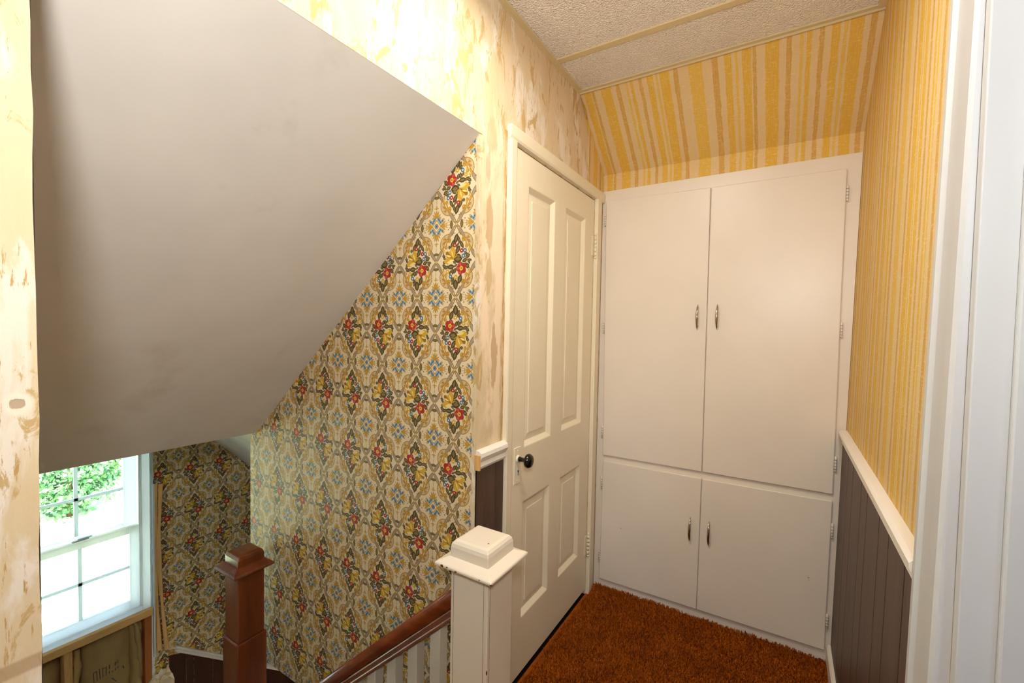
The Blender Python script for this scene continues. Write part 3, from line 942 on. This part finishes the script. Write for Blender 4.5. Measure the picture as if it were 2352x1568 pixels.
# ------------------------------------------------------------------ panelled door
def build_door():
    d = empty("door_1")
    tag(d, "cream four-panel door with a black knob", "door", "structure")
    Y0, Y1, Z0, Z1 = 1.380, 2.160, .028, 2.065
    cols = ((1.482, 1.716), (1.820, 2.052)); rows = ((.250, .723), (.935, 1.953))
    xf, xb = 0.0, -.035
    m = MB()
    for a, b in ((Y0, cols[0][0]), (cols[0][1], cols[1][0]), (cols[1][1], Y1)):
        m.box(xb, xf, a, b, Z0, Z1)
    for a, b in ((Z0, rows[0][0]), (rows[0][1], rows[1][0]), (rows[1][1], Z1)):
        for y0, y1 in cols: m.box(xb, xf, y0, y1, a, b)
    leaf = m.build("door_leaf", "cream_door", d)
    for y0, y1 in cols:
        for z0, z1 in rows:
            p = MB()
            def rect(i, x): return [(x, y0 + i, z0 + i), (x, y1 - i, z0 + i), (x, y1 - i, z1 - i), (x, y0 + i, z1 - i)]
            R = [rect(0, .0), rect(.004, -.001), rect(.018, -.013), rect(.021, -.0155), rect(.026, -.0155), rect(.048, -.0125), rect(.050, -.0105)]
            v = [q for r_ in R for q in r_]; f = []
            for k in range(len(R) - 1):
                for i in range(4):
                    j = (i + 1) % 4
                    f.append((k * 4 + i, k * 4 + j, k * 4 + 4 + j, k * 4 + 4 + i))
            t = (len(R) - 1) * 4
            f.append((t, t + 1, t + 2, t + 3))
            p.add(v, f)
            p.build("door_panel", "cream_door", leaf)
    # casing
    prof = lambda s: [(0, 0), (.016, 0), (.018, .006), (.016, .040), (.012, .048), (0, .050)]
    MB().sweep([[(a, 1.327 + b, z) for a, b in prof(0)] for z in (-.01, 2.0738)], None).build("casing", "cream_door", d)
    MB().sweep([[(a, y, 2.124 - b) for a, b in prof(0)] for y in (1.327, 2.284)], None).build("casing", "cream_door", d)
    MB().box(0, .014, 2.166, 2.235, 0, 2.076).box(.0, .020, 2.168, 2.182, 0, 2.074).build("casing", "cream_door", d, .002, 1)
    MB().box(-.1, -.0365, 1.3785, 2.1615, .0, 2.069).build("door_backing", "dark_gap", d)
    # hinges
    for z in (1.832, .266):
        h = MB().box(.0, .003, 2.138, 2.165, z - .05, z + .05).build("hinge", "cream_door", d)
        for i in range(5):
            MB().lathe([(.0065, 0), (.0065, .0185)], (.0095, 2.1665, z - .05 + .0203 * i), (0, 0, 1), 12).build("knuckle", "cream_door", h)
        MB().lathe([(.002, -.016), (.007, -.011), (.007, -.006), (.004, -.001)], (.0095, 2.1665, z - .05), (0, 0, 1), 12).build("finial", "cream_door", h)
        MB().lathe([(.004, .001), (.007, .005), (.007, .009), (.002, .014)], (.0095, 2.1665, z + .0515), (0, 0, 1), 12).build("finial", "cream_door", h)
    # lock plate, keyhole, knob
    pl = MB().box(.0, .004, 1.407, 1.455, .809, .950).build("lock_plate", "cream_door", d, .0015, 1)
    MB().lathe([(.0042, 0), (.0042, .0008)], (.0038, 1.436, .857), (1, 0, 0), 12).box(.0038, .0046, 1.4343, 1.4377, .840, .857).build("keyhole", "knob_black", pl)
    for z in (.937, .822):
        MB().lathe([(.0035, 0), (.0025, .0012)], (.004, 1.431, z), (1, 0, 0), 10).build("screw", "cream_door", pl)
    MB().lathe([(.0145, .004), (.0145, .008), (.011, .011)], (0, 1.430, .906), (1, 0, 0), 20).build("rose", "cream_door", d)
    k = MB().lathe([(.0100, .010), (.0100, .016), (.0080, .020), (.0085, .034), (.016, .040), (.0245, .045), (.0270, .051), (.0262, .057), (.021, .064), (.012, .068), (.001, .069)], (0, 1.430, .906), (1, 0, 0), 32).build("door_knob", "knob_black", d)
    k["label"] = "round glossy black door knob"
build_door()

# ------------------------------------------------------------------ built-in cupboard
def build_cupboard():
    c = empty("built_in_cupboard")
    tag(c, "cream built-in cupboard with four flat doors and chrome pulls", "cupboard")
    YF = YC - .012                         # door fronts
    top = 2.140
    MB().prism([(.002, YC - .0005, .0), (.002, YC - .0005, top), (xr(top) - .001, YC - .0005, top + .004), (xr(0) - .001, YC - .0005, 0)], (0, -.0065, 0)).build("face_frame", "cream_gloss", c, .001, 1)
    Y = YC - .0075
    def door(pts, hinge_right, hz, hx, hzc):
        d = MB().prism([(x, Y, z) for x, z in pts], (0, -.0125, 0)).build("cupboard_door", "cream_gloss", c, .004, 3)
        yf = Y - .0125
        # bow pull
        sec = []; n = 16; L = .122
        for i in range(n + 1):
            t = i / n; z = hzc - L / 2 + L * t
            o = .024 * math.sin(math.pi * t) ** .55
            r = .0012 + .0052 * math.sin(math.pi * t) ** .8
            sec.append([(hx + r * math.cos(a) , yf - o - r * .8 * math.sin(a) , z) for a in [2 * math.pi * q / 10 for q in range(10)]])
        hd = MB().sweep(sec, None, 0, True).build("pull_handle", "chrome", d)
        hd["label"] = "curved chrome pull"
        for s in (-1, 1):
            MB().lathe([(.004, 0), (.003, .0155)], (hx, yf, hzc + s * .044), (0, -1, 0), 10).build("handle_foot", "chrome", hd)
        xs = [p[0] for p in pts]
        for z in hz:
            u = (z - pts[0][1]) / (pts[1][1] - pts[0][1]) if not hinge_right else (z - pts[3][1]) / (pts[2][1] - pts[3][1])
            a, b = (pts[0][0], pts[1][0]) if not hinge_right else (pts[3][0], pts[2][0])
            x = a + (b - a) * u + (.0045 if hinge_right else -.0045)
            h = MB().lathe([(.003, 0), (.0042, .002), (.0042, .062), (.003, .064)], (x, yf + .004, z - .032), (0, 0, 1), 10).build("hinge", "cream_gloss", d)
            for q in range(4):
                MB().box(x - .0044, x + .0044, yf - .0006, yf + .002, z - .022 + .013 * q, z - .0208 + .013 * q).build("knuckle_gap", "lath_grey", h)
            s = 1 if hinge_right else -1
            MB().prism([(x + s * .001, Y - .0003, z - .036), (x + s * .009, Y - .0003, z - .036), (x + s * .013, Y - .0003, z - .03), (x + s * .013, Y - .0003, z + .03), (x + s * .009, Y - .0003, z + .036), (x + s * .001, Y - .0003, z + .036)], (0, -.0016, 0)).build("hinge_leaf", "cream_gloss", h)
    for fx, fz, fr in ((.150, .352, .003), (.977, .352, .003), (.978, .342, .0022)):
        MB().lathe([(fr, 0), (fr * .7, .0006)], (fx, YC - .0200, fz), (0, -1, 0), 8).build("paint_fleck", "fleck_yellow", c)
    g = .0012
    door([(.041, .726), (.024, 2.086), (.537 - g, 2.082), (.5385 - g, .728)], False, (1.987, 1.418, .854), .497, 1.471)
    door([(.5385 + g, .728), (.537 + g, 2.082), (1.050, 2.083), (1.049, .730)], True, (1.982, 1.422, .859), .583, 1.473)
    door([(.038, .046), (.043, .696), (.539 - g, .696), (.534 - g, .051)], False, (.575, .170), .494, .437)
    door([(.534 + g, .051), (.539 + g, .696), (1.049, .702), (1.043, .056)], True, (.575, .184), .579, .437)
build_cupboard()

# ------------------------------------------------------------------ carpet pile
def build_carpet():
    N = 120000
    x = rng.uniform(.02, 1.07, N); y = rng.uniform(.75, 2.275, N)
    keep = ~((x > .05) & (x < .20) & (y > .965) & (y < 1.11))
    x, y = x[keep], y[keep]; N = len(x)
    h = rng.uniform(.010, .019, N) * (1 + .25 * np.sin(x * 23 + 3 * np.sin(y * 9)) * np.sin(y * 19 + 2 * np.sin(x * 11)))
    a = rng.uniform(0, 2 * np.pi, N); w = rng.uniform(.0012, .0022, N)
    le = rng.uniform(.2, .75, N) * h; la = rng.uniform(0, 2 * np.pi, N)
    V = np.zeros((N, 4, 3))
    V[:, 0] = np.stack([x - np.cos(a) * w, y - np.sin(a) * w, np.zeros(N)], 1)
    V[:, 1] = np.stack([x + np.cos(a) * w, y + np.sin(a) * w, np.zeros(N)], 1)
    V[:, 2] = np.stack([x + np.cos(a) * w + np.cos(la) * le, y + np.sin(a) * w + np.sin(la) * le, h], 1)
    V[:, 3] = np.stack([x - np.cos(a) * w + np.cos(la) * le, y - np.sin(a) * w + np.sin(la) * le, h], 1)
    V[:, :, 1] = np.minimum(V[:, :, 1], 2.277); V[:, :, 0] = np.clip(V[:, :, 0], .004, 1.085)
    me = bpy.data.meshes.new("carpet_pile")
    me.vertices.add(N * 4); me.loops.add(N * 4); me.polygons.add(N)
    me.vertices.foreach_set("co", V.reshape(-1).astype(np.float32))
    me.loops.foreach_set("vertex_index", np.arange(N * 4, dtype=np.int32))
    me.polygons.foreach_set("loop_start", np.arange(0, N * 4, 4, dtype=np.int32))
    me.polygons.foreach_set("loop_total", np.full(N, 4, dtype=np.int32))
    me.update(); me.validate()
    me.materials.append(MATS["carpet"])
    o = bpy.data.objects.new("carpet_pile", me); COL.objects.link(o)
    tag(o, "burnt orange shag carpet pile in front of the cupboard", "carpet", "stuff")
build_carpet()

# ------------------------------------------------------------------ outdoors through the window
def build_outdoors():
    g = MB().box(-70, -2.7, -45, 60, -3.6, -3.4).build("ground", "lawn")
    tag(g, "bright sunlit lawn seen through the landing window", "lawn", "structure")
    def tree(x, y, r, h, mat, label, n=5200, low=.35, ls=1.0, kind="tree"):
        t = empty("leafy_" + kind)
        tag(t, label, kind, group="greenery beyond the lawn")
        k = 14
        MB().lathe([(.035 * r + .03, 0), (.03 * r + .02, h * .35), (.03, h * .6)], (x, y, -3.45), (0, 0, 1), 10).build("trunk", "bark", t)
        d = rng.normal(size=(n, 3)); d /= np.linalg.norm(d, axis=1)[:, None]
        rad = rng.uniform(.55, 1.05, n)[:, None]
        lump = 1 + .22 * np.sin(d[:, :1] * 7 + x) * np.sin(d[:, 1:2] * 6 + y) + .15 * np.sin(d[:, 2:] * 9 + x)
        c = np.array([x, y, -3.4 + h * (low + (1 - low) / 2)])
        P = c + d * rad * lump * np.array([r, r, h * (1 - low) / 2])
        e1 = rng.normal(size=(n, 3)); e1 /= np.linalg.norm(e1, axis=1)[:, None]
        e2 = np.cross(e1, rng.normal(size=(n, 3))); e2 /= np.linalg.norm(e2, axis=1)[:, None]
        s = rng.uniform(.10, .22, n)[:, None] * ls
        V = np.stack([P - e1 * s, P + e2 * s * .55, P + e1 * s, P - e2 * s * .55], 1).reshape(-1, 3)
        me = bpy.data.meshes.new("foliage")
        me.from_pydata(V.tolist(), [], [(4 * i, 4 * i + 1, 4 * i + 2, 4 * i + 3) for i in range(n)])
        me.materials.append(MATS[mat])
        o = bpy.data.objects.new("foliage", me); COL.objects.link(o); o.parent = t
    tree(-13.6, 1.2, .95, 1.9, "leaves_mid", "pale leafy shrub at the left behind the upper panes", 3000, .02, .42, "shrub")
    tree(-13.8, 3.35, .95, 2.1, "leaves_dark", "dark leafy shrub in the middle behind the upper panes", 3400, .02, .42, "shrub")
    tree(-13.6, 5.5, .95, 1.9, "leaves_mid", "green leafy shrub at the right behind the upper panes", 3000, .02, .42, "shrub")
    tree(-16.2, 1.9, 1.0, 2.6, "leaves_dark", "taller shrub behind the gap between the left and middle shrubs", 3000, .02, .5, "shrub")
    tree(-16.4, 4.7, 1.0, 2.6, "leaves_mid", "taller shrub behind the gap between the middle and right shrubs", 3000, .02, .5, "shrub")
    tree(-16.2, 7.5, 1.0, 2.4, "leaves_dark", "far shrub at the right end of the row", 2400, .02, .5, "shrub")
    tree(-23.0, 9.0, 2.6, 7.0, "leaves_dark", "tall leafy tree added out of view beyond the shrubs", 4200, .10)  # extra unseen tree, put in behind the shrubs for sun shading
build_outdoors()
